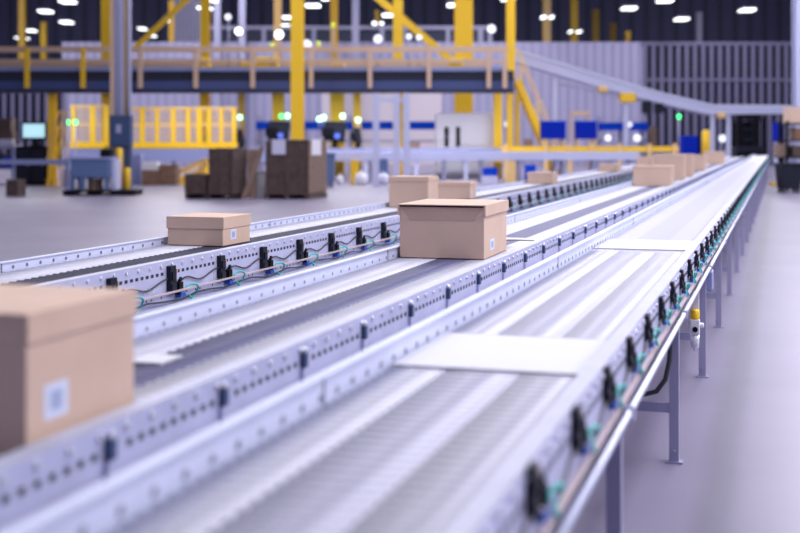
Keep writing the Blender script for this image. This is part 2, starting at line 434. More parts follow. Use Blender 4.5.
# ================================================================== CARTONS
def carton(label, X, Y, z, w, d, h, rz=0.0, lid=.055, gap=False, lab=None, lk=.0045, mats=('card',), name='cardboard_box', group='cartons on the conveyors', frame='c'):
    """w sideways, d along the line; X, Y centre of the base in the conveyor frame."""
    loc = c2w(X, Y, z) if frame == 'c' else Vector((X, Y, z))
    t = thing(name, label, 'box', loc, (-TH if frame == 'c' else 0) + rz, group)
    b = MB(); e = .004
    b.box(-w / 2, w / 2, -d / 2, d / 2, 0, h - .006)
    b.build('body', mats[0], t, bevel=.003)
    if lid:
        l = MB(); k = lk
        l.box(-w / 2 - k, w / 2 + k, -d / 2 - k, d / 2 + k, h - .005, h, 0)
        l.box(-w / 2 - k, w / 2 + k, d / 2 + .0005, d / 2 + k, h - lid, h - .005, 0)
        l.box(w / 2 + .0005, w / 2 + k, -d / 2 - k, d / 2 + k, h - lid, h - .005, 0)
        l.box(-w / 2 - k, -w / 2 - .0005, -d / 2 - k, d / 2 + k, h - lid, h - .005, 0)
        if not gap: l.box(-w / 2 - k, w / 2 + k, -d / 2 - k, -d / 2 - .0005, h - lid, h - .005, 0)
        l.build('lid', mats[0], t, bevel=.0015)
        if gap:   # the front flap is tucked in: its trapezoid shows under a dark slit
            f = MB(); y = -d / 2 - .0012
            f.hexa([(-w / 2 + .05, y, h - .078), (w / 2 - .05, y, h - .078), (w / 2 - .05, -d / 2, h - .078), (-w / 2 + .05, -d / 2, h - .078),
                    (-w / 2 + .006, y, h - .014), (w / 2 - .006, y, h - .014), (w / 2 - .006, -d / 2, h - .014), (-w / 2 + .006, -d / 2, h - .014)])
            f.build('tuck_flap', 'cardside', t)
            s = MB(); n = 12
            for i in range(n):
                a, c = -w / 2 + w * i / n, -w / 2 + w * (i + 1) / n
                ta, tc = 4 * (i / n) * (1 - i / n), 4 * ((i + 1) / n) * (1 - (i + 1) / n)
                s.hexa([(a, y - .001, h - .013), (c, y - .001, h - .013), (c, -d / 2, h - .013), (a, -d / 2, h - .013),
                        (a, y - .001, h - .008 + .003 * ta), (c, y - .001, h - .008 + .003 * tc), (c, -d / 2, h - .008 + .003 * tc), (a, -d / 2, h - .008 + .003 * ta)])
            s.build('lid_slit', 'slit', t)['label'] = 'dark slit under the lid'
    if lab:   # plain white sticker on the right face (y position from centre, height, size)
        ly, lz, lw, lh = lab
        q = MB(); q.box(w / 2, w / 2 + .0008, ly - lw / 2, ly + lw / 2, lz - lh / 2, lz + lh / 2)
        q.box(w / 2 + .0008, w / 2 + .0012, ly - lw * .25, ly + lw * .25, lz - lh * .28, lz + lh * .28, 1)
        q.build('sticker', ['label', 'labelprint'], t)['label'] = 'white sticker'
    return t

def place(fl, fr, h_px, depth, label, **k):
    """fl, fr: image points of the two lower front corners; h_px: front height in pixels."""
    a = Vector(on_plane(fl[0], fl[1], RT)); b = Vector(on_plane(fr[0], fr[1], RT))
    w = (b - a).length; ang = math.radians(k.pop('yaw', 0.0))
    zc = -(a.x) * ST + a.y * CT
    lo = -3.215 if (a.x + b.x) / 2 < -2.4 else -1.785          # stay between the side rails
    mid = (a + b) / 2
    if mid.x - w / 2 < lo:
        for _ in range(6):
            bx = lo + w; z2 = F * -bx / (CT * (780 - fr[0])); w *= z2 / zc; zc = z2
        b = Vector((lo + w, (zc + (lo + w) * ST) / CT)); a = Vector((lo, b.y))
    h = h_px * zc / F
    c = (a + b) / 2 + Vector((-math.sin(ang), math.cos(ang))) * (depth / 2)
    print('carton', label[:30], round(c.x, 2), round(c.y, 2), 'w', round(w, 3), 'h', round(h, 3), 'ang', round(math.degrees(ang), 1))
    return carton(label, c.x, c.y, RT + .001, w, depth, h, ang, **k)

place((398.5, 258), (485, 259.2), 53.6, .56, 'large sharp carton with a dark slit under its lid on the middle conveyor', yaw=1.0, gap=True, lk=.010, lab=(-.09, .058, .10, .055))
place((168.5, 244.8), (222, 246.6), 28.5, .36, 'low tan lidded carton with white sticker, alone at the near end of the left conveyor', lid=.065, lab=(-.045, .055, .075, .055))
carton('very large blurred carton with white sticker, cut by the left edge of the photo', -1.30 - .21, 1.96 + .197, RT + .001, .42, .394, .257, 0, lab=(-.10, .084, .08, .066))
place((391.5, 205), (428, 206), 31, .33, 'tall tan carton standing just behind the sharp big carton, on the left conveyor', lid=.04)
place((437.5, 198.5), (470, 199), 17.5, .26, 'low tan carton right of the tall one behind the sharp big carton', lid=.04, lab=(-.05, .05, .05, .06))
place((530, 181), (553, 181.5), 11.5, .35, 'small tan carton alone halfway up the left conveyor', lid=.03)
place((603, 168), (617.5, 168.3), 7.5, .6, 'smallest far carton on the left conveyor, beside the row of brown cartons', lid=.03)
place((639.5, 164), (651.5, 164.2), 8.5, .4, 'barely visible carton on the left conveyor, behind the upper left corner of the queue', lid=.03)
place((636.5, 182.2), (671.5, 183), 20, .45, 'front carton of the queue at the far end of the middle conveyor', lid=.03, mats=('card',))
place((655, 176.5), (684, 177), 25.5, .36, 'taller carton directly behind the front one of the queue', lid=.03)
place((664, 172.5), (692.5, 172.8), 22.5, .40, 'third carton of the queue on the middle conveyor', lid=.03)
place((683, 166.6), (705, 166.8), 16, .40, 'fourth carton of the queue, edge on behind the third', lid=.03)
place((706, 159.2), (724, 159.4), 13, .45, 'rearmost low carton of the queue, before the black machine', lid=.03)

# ================================================================== MEZZANINE AND YELLOW STEEL
d = 38.0
mz = Thing('mezzanine', 'long navy mezzanine deck with tan handrail on yellow columns across the back left', 'mezzanine', (PX(250, d), d, 0))
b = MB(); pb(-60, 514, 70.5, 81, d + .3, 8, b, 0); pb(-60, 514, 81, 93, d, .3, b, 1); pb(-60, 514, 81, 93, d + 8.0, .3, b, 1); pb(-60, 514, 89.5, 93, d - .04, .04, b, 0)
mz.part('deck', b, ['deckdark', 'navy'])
b = MB(); pb(-60, 508, 46.5, 52, d - .12, .08, b); mz.part('top_rail', b, 'tanrail')
b = MB(); pb(-60, 508, 60, 62.5, d - .10, .06, b); mz.part('mid_rail', b, 'tanrail')
b = MB(); pb(-60, 508, 67, 71, d - .02, .05, b); mz.part('kick_plate', b, 'bluesteel')
for k, px in enumerate((-30, 26.5, 82.5, 140, 195.5, 252.5, 311, 370, 429, 489, 505)):
    b = MB(); pb(px - 2.2, px + 2.2, 48, 88, d - .20, .10, b); mz.part('post', b, 'yellow' if k < 3 else 'tanrail')
for px, w_, dd in ((51.5, 3.8, 38.3), (203.5, 4, 45.2), (357, 4, 45.2), (498, 4.2, 45.2), (510, 3, 45.2), (107, 4.5, 45.2), (241, 3, 45.2), (278, 6, 45.2), (337, 7, 45.2)):
    b = MB(); x0, x1 = PX(px - w_, dd), PX(px + w_, dd); zt = PZ(81, 38.3)
    b.box(x0, x1, dd, dd + .04, 0, zt).box(x0, x1, dd + .2, dd + .24, 0, zt).box((x0 + x1) / 2 - .03, (x0 + x1) / 2 + .03, dd + .04, dd + .2, 0, zt)
    b.box(x0 - .06, x1 + .06, dd - .04, dd + .28, 0, .02)
    mz.part('column', b, 'ochre' if px == 241 else 'yellow')
# conveyor and guards on the deck
zdeck = PZ(70.5, 38.3)
d = 40.5
mc = Thing('deck_conveyor', 'tan sided conveyor running along the mezzanine deck behind the handrail', 'conveyor', (PX(230, d), d, zdeck))
b = MB(); pb(-50, 488, 59, 68, d, .7, b); mc.part('bed', b, 'tanrail')
for k in range(11):
    b = MB(); x = PX(-40 + 52 * k, d); b.box(x - .05, x + .05, d + .3, d + .4, zdeck, PZ(67.5, d)); mc.part('leg', b, 'bluesteel')
for i, (x0, x1, y0, y1, l) in enumerate(((199, 209, 57, 75, 'narrow yellow guard box on the deck, at the foot of the second tall yellow column'),
                                       (255, 278, 57, 76, 'wide yellow guard box on the deck, left of the bright front yellow column'),
                                       (240, 252, 62, 74, 'short yellow guard box on the deck, left of the wide yellow guard box'),
                                       (449, 463, 58, 77, 'yellow guard box on the deck below the thick yellow column'),
                                       (331, 345, 62, 74, 'pale yellow guard box on the deck, right of the bright front yellow column'))):
    dd = 39.4; t = Thing('guard_box', l, 'machine guard', (PX((x0 + x1) / 2, dd), dd, zdeck))
    b = MB(); pb(x0, x1, y0, y1, dd, .5, b, 0, zdeck); t.part('housing', b, 'paleyellow' if i == 4 else 'yellow', bevel=.03)
    b = MB(); pb(x0 + 2, x1 - 2, y0 + 3, y0 + 6, dd - .03, .03, b); t.part('vent', b, 'ochre')

# tall yellow columns (and their braces)
def steel(px, w_, dd, label, m='yellow', z1=14.9, brace=None, cat='column', name='steel_column', z0=0.0, pale=False):
    t = Thing(name, label, cat, (PX(px, dd), dd, z0))
    x0, x1 = PX(px - w_, dd), PX(px + w_, dd); dep = max(.25, x1 - x0)
    b = MB(); b.box(x0, x1, dd, dd + .05, z0, z1).box(x0, x1, dd + dep - .05, dd + dep, z0, z1).box((x0 + x1) / 2 - .04, (x0 + x1) / 2 + .04, dd + .05, dd + dep - .05, z0, z1)
    t.part('shaft', b, m)
    b = MB().box(x0 - .08, x1 + .08, dd - .08, dd + dep + .08, z0, z0 + .03); t.part('base_plate', b, m)
    if brace:
        (ax, ay), (bx, by), bw = brace
        b = MB(); b.bar((PX(ax, dd), dd + .1, PZ(ay, dd)), (PX(bx, dd), dd + .1, PZ(by, dd)), .15, bw * dd / F); t.part('brace', b, m)
    return t
Y = 'yellow steel columns'
steel(297, 6.3, 35.5, 'brightest yellow column, full height in front of the mezzanine, behind the cardboard stack')
steel(105.5, 4.6, 47, 'yellow column rising just left of the grey building column, above the mezzanine')
steel(204.5, 4.3, 47, 'second tall yellow column with a diagonal brace rising to it from the left', brace=((131, 51), (203, -16), 5.2))
steel(398, 5, 47, 'yellow column crossed by a diagonal brace, right of the mezzanine middle', brace=((345, -30), (462, 69), 7.2))
steel(464, 9, 47, 'thickest yellow column, near the right end of the mezzanine')
steel(511, 4.3, 43, 'yellow column standing on the right end of the mezzanine deck', z0=zdeck)
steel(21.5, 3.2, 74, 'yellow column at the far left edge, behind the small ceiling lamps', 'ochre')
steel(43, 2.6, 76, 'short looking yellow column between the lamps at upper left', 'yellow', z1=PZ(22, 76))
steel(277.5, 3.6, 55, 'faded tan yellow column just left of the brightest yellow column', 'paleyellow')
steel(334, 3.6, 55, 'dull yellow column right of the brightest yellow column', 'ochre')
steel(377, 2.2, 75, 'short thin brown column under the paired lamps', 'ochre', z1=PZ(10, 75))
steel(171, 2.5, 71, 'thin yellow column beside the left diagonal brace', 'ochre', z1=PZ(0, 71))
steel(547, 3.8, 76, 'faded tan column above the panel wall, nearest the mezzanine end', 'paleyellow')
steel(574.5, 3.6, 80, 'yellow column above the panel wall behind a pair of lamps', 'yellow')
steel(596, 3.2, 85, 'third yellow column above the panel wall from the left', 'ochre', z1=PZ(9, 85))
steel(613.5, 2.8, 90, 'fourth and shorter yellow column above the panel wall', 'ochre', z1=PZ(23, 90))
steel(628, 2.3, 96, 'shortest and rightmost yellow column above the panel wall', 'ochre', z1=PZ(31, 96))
steel(699.5, 2.6, 78, 'thin grey column standing above the dark ribbed wall', 'greysteel', z1=PZ(12, 78))
steel(242, 3.3, 69, 'grey column behind the mezzanine, left of the yellow columns', 'greysteel')
steel(355.5, 3.5, 69, 'grey column behind the mezzanine, right of the brightest yellow column', 'greysteel')
steel(217, 3.2, 69, 'grey column close right of the second tall yellow column', 'greysteel')
steel(803, 7, 34.5, 'pale grey column cut by the right edge of the photo', 'palesteel')

# stairs from the deck down to the right
d = 45.4
st = Thing('stairs', 'yellow steel stairs going down right from the end of the mezzanine', 'stairs', (PX(535, d), d, 0))
zt_, zb_ = PZ(80, d), 0.0; xa, xb = PX(518, d), PX(559, d)
for yy in (d, d + .95):
    b = MB(); b.bar((xa, yy, zt_), (xb, yy, .02), .06, .24); st.part('stringer', b, 'yellow')
    b = MB(); b.bar((PX(507, d), yy, PZ(47, d)), (PX(519, d), yy, PZ(50, d)), .05, .05); b.bar((PX(519, d), yy, PZ(50, d)), (xb + .1, yy, 1.0), .05, .05)
    for f_ in (.1, .5, .9):
        b.bar((xa + (xb - xa) * f_, yy, zt_ + (0 - zt_) * f_), (xa + (xb - xa) * f_ + .02, yy, zt_ + (0 - zt_) * f_ + 1.0), .05, .05)
    st.part('handrail', b, 'paleyellow')
for k in range(14):
    f_ = (k + .5) / 14; b = MB(); b.box(xa + (xb - xa) * f_ - .11, xa + (xb - xa) * f_ + .11, d, d + .95, zt_ * (1 - f_) - .02, zt_ * (1 - f_) + .01); st.part('tread', b, 'ochre')
b = MB(); pb(515, 520, 93, 150, d - .2, .12, b, 0, 0); st.part('support_post', b, 'ochre')

# ================================================================== TRANSFER LINE ACROSS THE HALL
d = 43.5
tl = Thing('belt_conveyor', 'long grey blue belt conveyor crossing the hall behind the pallets', 'conveyor', (PX(400, d), d, 0))
zt = 1.10
b = MB(); b.box(PX(62, d), PX(674, d), d, d + 1.1, .66, zt - .03); tl.part('bed', b, 'bluesteel')
b = MB(); b.box(PX(62, d), PX(674, d), d + .08, d + 1.02, zt - .03, zt); tl.part('belt', b, 'greysteel')
for k in range(13):
    x = PX(70 + 49.5 * k, d)
    b = MB(); b.box(x - .06, x + .06, d + .05, d + .17, 0, .66); tl.part('leg', b, 'palesteel'); tl.part('leg', MB().box(x - .06, x + .06, d + .93, d + 1.05, 0, .66), 'palesteel'); tl.part('cross_bar', MB().box(x - .04, x + .04, d + .17, d + .93, .2, .28), 'palesteel')
# second grey line in front, lower
d = 40.0
t2 = Thing('roller_line', 'low pale blue grey conveyor in front of the long belt, behind the tall carton', 'conveyor', (PX(500, d), d, 0))
b = MB(); pb(326, 640, 152, 160, d, .9, b); t2.part('bed', b, 'palesteel')
for k in range(9):
    x = PX(332 + 37.5 * k, d); 
    for yy in (d + .1, d + .7): t2.part('leg', MB().box(x - .05, x + .05, yy, yy + .1, 0, PZ(159.8, d)), 'greysteel')

def fence(label, a, b_, posts, d, z0, ytop=108):
    t = Thing('safety_fence', label, 'fence', (PX((a + b_) / 2, d), d, z0))
    q = MB(); q.box(PX(a, d), PX(b_, d), d, d + .05, z0, z0 + .21); t.part('kick_plate', q, 'yellow')
    q = MB(); pb(a, b_, ytop - 1.2, ytop + 1.8, d, .06, q); t.part('top_rail', q, 'paleyellow')
    q = MB(); pb(a, b_, 123.5, 126, d, .05, q); t.part('mid_rail', q, 'paleyellow')
    for px, w_ in posts:
        q = MB(); pb(px - w_, px + w_, ytop, 147, d - .04, .10, q, 0, z0); t.part('post', q, 'yellow')
    q = MB(); x = a + 1.5
    while x < b_: pb(x, x + .5, ytop, 147, d + .02, .02, q, 0, z0); x += 2.4
    for yy in range(ytop + 4, 146, 5): pb(a, b_, yy, yy + .7, d + .03, .015, q)
    t.part('mesh_panel', q, 'paleyellow')
    return t
fence('yellow mesh safety fence right of the grey building column, on the long belt conveyor', 131, 237, ((142, 2.6), (157, 2), (173, 2.4), (188, 2.2), (199, 2.6), (209, 2), (221, 1.8), (234, 2)), 43.52, 1.10)
fence('yellow mesh safety fence left of the grey building column, below the mezzanine', 70, 108, ((73, 1.8), (92.5, 2.8), (106, 2)), 43.52, 1.10, 106)
d = 43.2
gt = Thing('guard_rail', 'long low yellow guard rail on the hall floor left of the carton queue', 'guard rail', (PX(595, d), d, 0))
b = MB(); pb(502, 679, 146.5, 151.5, d, .12, b); gt.part('rail', b, 'yellow')
for px in (506, 546, 570, 592, 620, 650, 675):
    b = MB(); pb(px - 1.5, px + 1.5, 143.5, 150, d - .09, .09, b, 0, 0); gt.part('post', b, 'paleyellow')

# dark scanning machines with green lamps
def scanner(label, px, w_, y0, lamps, d=43.7, lens=True, tilt=0):
    t = Thing('scanning_machine', label, 'machine', (PX(px, d), d, 1.10))
    s_ = d / F; x0, x1 = PX(px - w_, d), PX(px + w_, d); z0, z1 = 1.10, PZ(y0, d); xc = (x0 + x1) / 2; h = z1 - z0
    b = MB()
    b.hexa([(x0 + .05, d, z0 + h * .3), (x1 - .12, d, z0 + h * .2), (x1 - .12, d + .6, z0 + h * .2), (x0 + .05, d + .6, z0 + h * .3),
            (x0 + .1, d + .08, z1), (x1 - .05 - tilt, d + .08, z1 - .02), (x1 - .05 - tilt, d + .6, z1 - .02), (x0 + .1, d + .6, z1)])
    t.part('head', b, 'blacknavy', bevel=.05)
    b = MB().box(x0, xc - .05, d - .12, d + .1, z0 + h * .42, z0 + h * .75); t.part('side_box', b, 'black', bevel=.03)
    b = MB().cyl((xc, d + .3, z0), (xc, d + .3, z0 + h * .35), .09, 10).box(xc - .22, xc + .22, d + .1, d + .5, z0, z0 + .03); t.part('stand', b, 'blacknavy')
    if lens:
        b = MB().cyl((xc + .1, d + .05, z0 + h * .45), (xc + .1, d - .10, z0 + h * .45), .14, 18); t.part('lens_ring', b, 'black')
        b = MB().cyl((xc + .1, d - .10, z0 + h * .45), (xc + .1, d - .12, z0 + h * .45), .105, 18); t.part('lens', b, 'lens')
    for lx, ly, m in lamps:
        X = PX(lx, d); Z = PZ(ly, d)
        b = MB().cyl((X, d + .15, z1 - .25), (X, d + .15, Z - .06), .02, 8); pole = t.part('lamp_pole', b, 'greysteel')
        b = MB().lathe((X, d + .15, Z - .07), [(.06, 0), (.075, .02), (.075, .12), (.05, .145)], 12); t.part('signal_lamp', b, m, parent=pole)
    return t
scanner('small dark machine under a green lamp at the right end of the yellow fence', 240.5, 7, 129, ((239.3, 117.3, 'greenwhite'),), lens=False, tilt=.2)
scanner('dark machine with a blue lens and two green lamps left of the brightest yellow column', 278, 12.5, 120.5, ((280.8, 116.2, 'green'), (287, 115.8, 'greenwhite')))
scanner('dark machine with a blue lens and three green lamps right of the brightest yellow column', 334.5, 13, 121, ((319, 119, 'greenwhite'), (323.3, 117.5, 'greenwhite'), (342.3, 116, 'greenwhite')))
scanner('slanted dark machine with one green lamp next to the pale grey posts', 358, 7.5, 127, ((358, 120, 'greenwhite'),), lens=False, tilt=.15)
def signal(label, px, py, d, m, zb=0.0):
    t = Thing('signal_light', label, 'signal light', (PX(px, d), d, zb)); X, Z = PX(px, d), PZ(py, d)
    t.part('pole', MB().cyl((X, d, zb), (X, d, Z - .07), .02, 8), 'greysteel')
    t.part('lamp', MB().lathe((X, d, Z - .09), [(.045, 0), (.065, .02), (.065, .13), (.045, .16)], 12), m)
signal('left lamp of the green pair by the yellow fence below the mezzanine', 67.5, 122, 42.8, 'green')
signal('right lamp of the green pair by the yellow fence below the mezzanine', 75.5, 122, 42.8, 'green')
signal('lone green lamp at far right under the sloping conveyor', 679, 116.5, 46, 'green')
signal('lime lamp on the deck rail left of the brightest yellow column', 272, 45, 39.2, 'lime', zdeck)
signal('lime lamp on the deck rail right of the brightest yellow column', 318.5, 43.5, 39.2, 'lime', zdeck)
signal('high lime lamp below the dull yellow column', 333, 25, 39.6, 'lime', zdeck)

# grey frame posts
d = 37.0
fr = Thing('post_frame', 'three pale grey steel posts joined at the top, left of the white cabinet', 'frame', (PX(392, d), d, 0))
for px in (376, 396.5, 406.5):
    b = MB(); pb(px - 3.2, px + 3.2, 93, 0, d, .18, b, 0, 0); fr.part('post', b, 'palesteel')
b = MB(); pb(373, 410, 98, 102, d + .04, .1, b); fr.part('crossbeam', b, 'palesteel')

# racks with blue beams
def rack(label, a, b_, d, ups, ya=121.5, yb=129.5, m='bluebright'):
    t = Thing('storage_rack', label, 'rack', (PX((a + b_) / 2, d), d, 0))
    for px in ups:
        for yy in (d + .05, d + 1.0):
            q = MB(); X = PX(px, d); q.box(X - .06, X + .06, yy, yy + .1, 0, PZ(ya - 6, d)); t.part('upright', q, 'greysteel')
    q = MB(); pb(a, b_, ya, yb, d, .06, q); t.part('beam', q, m)
    q = MB(); pb(a, b_, 140, 142, d + .05, 1.05, q); t.part('shelf', q, 'greysteel')
    q = MB(); pb(a, b_, yb - 1.5, yb - .5, d + .06, 1.04, q); t.part('shelf', q, 'greysteel')
rack('storage rack with a long blue beam behind the dark machines', 256, 440, 52, (258, 303, 350, 395, 438))
rack('storage rack with a blue beam behind the yellow guard rail at right', 598, 648, 52, (600, 624, 646), 122.5, 130.5)
# white machine cabinet
d = 45.6
wc = Thing('machine_cabinet', 'large white machine cabinet with two dark vertical slots under the thick column', 'cabinet', (PX(458, d), d, 0))
b = MB(); pb(436, 492, 113, 0, d, 1.2, b, 0, 0); wc.part('housing', b, 'white', bevel=.04)
for a in (444.5, 456):
    b = MB(); pb(a, a + 4, 127, 147, d - .03, .03, b); wc.part('slot', b, 'black')
b = MB(); pb(462, 488, 118, 145, d - .04, .04, b); wc.part('door', b, 'white')
# blue containers on stands
for x0, x1, l in ((542, 566, 'left square blue panel bin on a stand on the long belt beside the yellow stairs'), (577, 597, 'right square blue panel bin on a stand, before the thin tan portal frame')):
    d = 43.7; t = Thing('blue_bin', l, 'bin', (PX((x0 + x1) / 2, d), d, 1.10))
    b = MB(); pb(x0, x1, 121.5, 139, d, .7, b); t.part('tub', b, 'bluepanel', bevel=.03)
    b = MB(); pb(x0 - .6, x1 + .6, 120.8, 122.3, d - .03, .76, b); t.part('rim', b, 'bluebright')
    for px in (x0 + 1.5, x1 - 1.5):
        for yy in (d + .05, d + .58):
            b = MB(); b.box(PX(px, d) - .04, PX(px, d) + .04, yy, yy + .08, 1.10, PZ(138.9, d)); t.part('leg', b, 'tanrail')
# thin tan frame between the bins
d = 48.0
t = Thing('door_frame', 'thin tan portal frame behind the right blue bin', 'frame', (PX(580, d), d, 0))
for px in (571.5, 589):
    b = MB(); pb(px - 1, px + 1, 114, 0, d, .08, b, 0, 0); t.part('post', b, 'tanrail')
b = MB(); pb(571, 590, 111, 115.5, d, .1, b); t.part('lintel', b, 'tanrail')

# sloping conveyor at right
d = 50.0
ic = Thing('inclined_conveyor', 'pale grey conveyor sloping down right from the mezzanine then running level', 'conveyor', (PX(650, d), d, 0))
prof = [(508, 49, 60), (560, 64, 75), (600, 76.5, 87), (660, 93.5, 103), (712, 106, 114.5), (800, 107, 113)]
b = MB()
for (xa, ta, ba), (xb, tb_, bb) in zip(prof, prof[1:]):
    X0, X1 = PX(xa, d), PX(xb, d)
    b.hexa([(X0, d, PZ(ba, d)), (X1, d, PZ(bb, d)), (X1, d + 1.1, PZ(bb, d)), (X0, d + 1.1, PZ(ba, d)), (X0, d, PZ(ta, d)), (X1, d, PZ(tb_, d)), (X1, d + 1.1, PZ(tb_, d)), (X0, d + 1.1, PZ(ta, d))])
ic.part('bed', b, 'palesteel')
b = MB()
for (xa, ta, ba), (xb, tb_, bb) in zip(prof, prof[1:]):
    b.bar((PX(xa, d), d - .05, PZ(ta - .5, d)), (PX(xb, d), d - .05, PZ(tb_ - .5, d)), .06, .08)
ic.part('side_guard', b, 'guard')
for px, yt in ((556, 73), (627, 93), (714, 114), (730, 113.5), (790, 112.8)):
    b = MB(); X = PX(px, d); b.box(X - .09, X + .09, d + .2, d + .34, 0, PZ(yt - 1, d)); ic.part('leg', b, 'palesteel')
b = MB(); b.bar((PX(556, d), d + .27, PZ(82, d)), (PX(650, d), d + .27, PZ(103, d)), .08, .08); ic.part('brace', b, 'greysteel')
for x0, x1, y0, y1, m in ((621, 636, 93, 102, 'yellow'), (599, 608, 86, 92, 'paleyellow'), (718, 726, 112.5, 118, 'paleyellow'), (644, 652, 101, 113, 'blacknavy'), (657, 664, 103, 113, 'blacknavy')):
    b = MB(); pb(x0, x1, y0, y1, d - .08, .6, b); ic.part('drive_box' if m != 'blacknavy' else 'motor', b, m, bevel=.03, label='yellow drive box' if m == 'yellow' else None)

# ================================================================== LEFT BACKGROUND
d = 33.0
bc = Thing('building_column', 'grey building column with pipes behind the navy electrical panel at left', 'column', (PX(118, d), d, 0))
b = MB(); x0, x1 = PX(110.5, d), PX(124, d)
b.box(x0, x1, d, d + .04, 0, 14.9).box(x0, x1, d + .36, d + .40, 0, 14.9).box((x0 + x1) / 2 - .03, (x0 + x1) / 2 + .03, d + .04, d + .36, 0, 14.9)
bc.part('shaft', b, 'greysteel')
b = MB(); X = PX(112.4, d); b.box(X - .05, X + .05, d - .05, d, 0, 14.9); bc.part('cable_duct', b, 'tanrail')
for px, r, m in ((117, .022, 'palesteel'), (120.3, .022, 'palesteel'), (125, .03, 'ochre'), (128.6, .062, 'pipe')):
    b = MB(); X = PX(px, d); b.cyl((X, d - .07 if px < 124 else d + .06, 0), (X, d - .07 if px < 124 else d + .06, 14.9), r, 12); bc.part('pipe', b, m)
d = 32.5
ep = Thing('electrical_panel', 'navy blue electrical panel fixed on the grey building column', 'panel', (PX(119.5, d), d, PZ(147, d)))
b = MB(); pb(109.3, 130.5, 115, 147, d, .36, b); ep.part('box', b, 'panelblue', bevel=.02)
b = MB(); pb(111, 126.5, 117, 145, d - .02, .02, b); ep.part('door', b, 'panelblue')
b = MB(); pb(116, 121, 124.5, 133, d - .03, .01, b); ep.part('plate', b, 'greysteel')
b = MB(); pb(125, 130.5, 147, 0, d + .08, .2, b, 0, 0); ep.part('conduit', b, 'panelblue')
def bollard(label, px, w_, y0, d):
    t = Thing('bollard', label, 'bollard', (PX(px, d), d, 0)); r = w_ * d / F; h = PZ(y0, d)
    t.part('post', MB().lathe((PX(px, d), d, 0), [(r, .01), (r, h - .05), (r * .8, h - .015), (r * .4, h)], 16), 'yellow')
    t.part('base_plate', MB().box(PX(px, d) - r * 1.25, PX(px, d) + r * 1.25, d - r * 1.25, d + r * 1.25, 0, .012), 'yellow')
bollard('tall yellow bollard in front of the navy electrical panel', 119, 3.4, 148, 32.25)
bollard('short yellow bollard at the foot of the grey building column', 127.3, 3.2, 167.5, 32.28)
bollard('yellow bollard beside the far end of the carton queue', 706, 4, 130, 46.5)
# machine bench on a black pallet
d = 30.9
pl = Thing('pallet', 'low black pallet under the blue machine bench at left', 'pallet', (PX(98, d), d, 0))
b = MB(); pb(62, 113, 190.6, 0, d, 1.3, b, 0, .08)
pl.part('deck_boards', b, 'black')
for k in range(3):
    b = MB(); x = PX(63 + 23.5 * k, d); b.box(x, x + .1, d, d + 1.3, 0, .08); pl.part('runner', b, 'black')
ztop = PZ(190.6, d)
d = 31.05
mbn = Thing('machine_bench', 'blue grey machine bench standing on the black pallet', 'bench', (PX(90, d), d, ztop))
b = MB(); pb(70, 109, 159, 178, d, .9, b); mbn.part('body', b, 'machineblue', bevel=.03)
b = MB(); pb(69, 110, 157, 159.5, d - .03, .96, b); mbn.part('top', b, 'bluesteel')
for px in (71.5, 82, 106):
    for yy in (d + .02, d + .78):
        b = MB(); X = PX(px, d); b.box(X - .05, X + .05, yy, yy + .1, ztop, PZ(177.8, d)); mbn.part('leg', b, 'machineblue')
t = Thing('black_case', 'black case on top of the blue machine bench', 'case', (PX(103, d), d + .2, PZ(157, d)))
zc = PZ(157, d); b = MB(); X0, X1 = PX(98, d), PX(109, d); b.box(X0, X1, d + .2, d + .6, zc, zc + .2); t.part('shell', b, 'black', bevel=.03)
b = MB(); b.tube([((X0 + X1) / 2 - .06, d + .4, zc + .19), ((X0 + X1) / 2 - .05, d + .4, zc + .25), ((X0 + X1) / 2 + .05, d + .4, zc + .25), ((X0 + X1) / 2 + .06, d + .4, zc + .19)], .015, 8); t.part('handle', b, 'black')
t = Thing('carton_under_bench', 'small tan carton under the blue machine bench', 'box', (PX(90, d), d + .3, ztop))
b = MB(); b.box(PX(85, d), PX(97, d), d + .3, d + .6, ztop, ztop + .27); t.part('body', b, 'cardmid', bevel=.005)
b = MB(); b.box(PX(90.5, d), PX(91.7, d), d + .298, d + .3, ztop, ztop + .27); t.part('tape', b, 'tape')
d = 31.2
t = Thing('grey_locker', 'pale grey locker box between the blue bench and the tall bollard', 'cabinet', (PX(113.5, d), d + .05, ztop))
b = MB(); b.box(PX(110.6, d), PX(115.6, d), d + .05, d + .6, 0.0 + ztop, PZ(160, d)); t.part('body', b, 'palesteel', bevel=.01)
b = MB(); b.box(PX(111.2, d), PX(115, d), d + .035, d + .05, .12 + ztop, PZ(162, d)); t.part('door', b, 'palesteel')
pl.part('extension_board', MB().box(PX(113, 30.9), PX(135, 30.9), 30.9, 31.85, 0, ztop), 'black')
# carton on the floor, far left
t = thing('cardboard_box', 'dark brown carton on the floor at the far left', 'box', (PX(13.5, 30.6), 30.8, 0), -.30)
b = MB().box(-.17, .17, -.17, .17, 0, .40); b.build('body', 'carddark', t, bevel=.006)
b = MB().box(-.17, .17, -.01, .01, .40, .402).box(-.175, .0, -.175, .175, .402, .406); b.build('top_flap', 'cardmid', t)
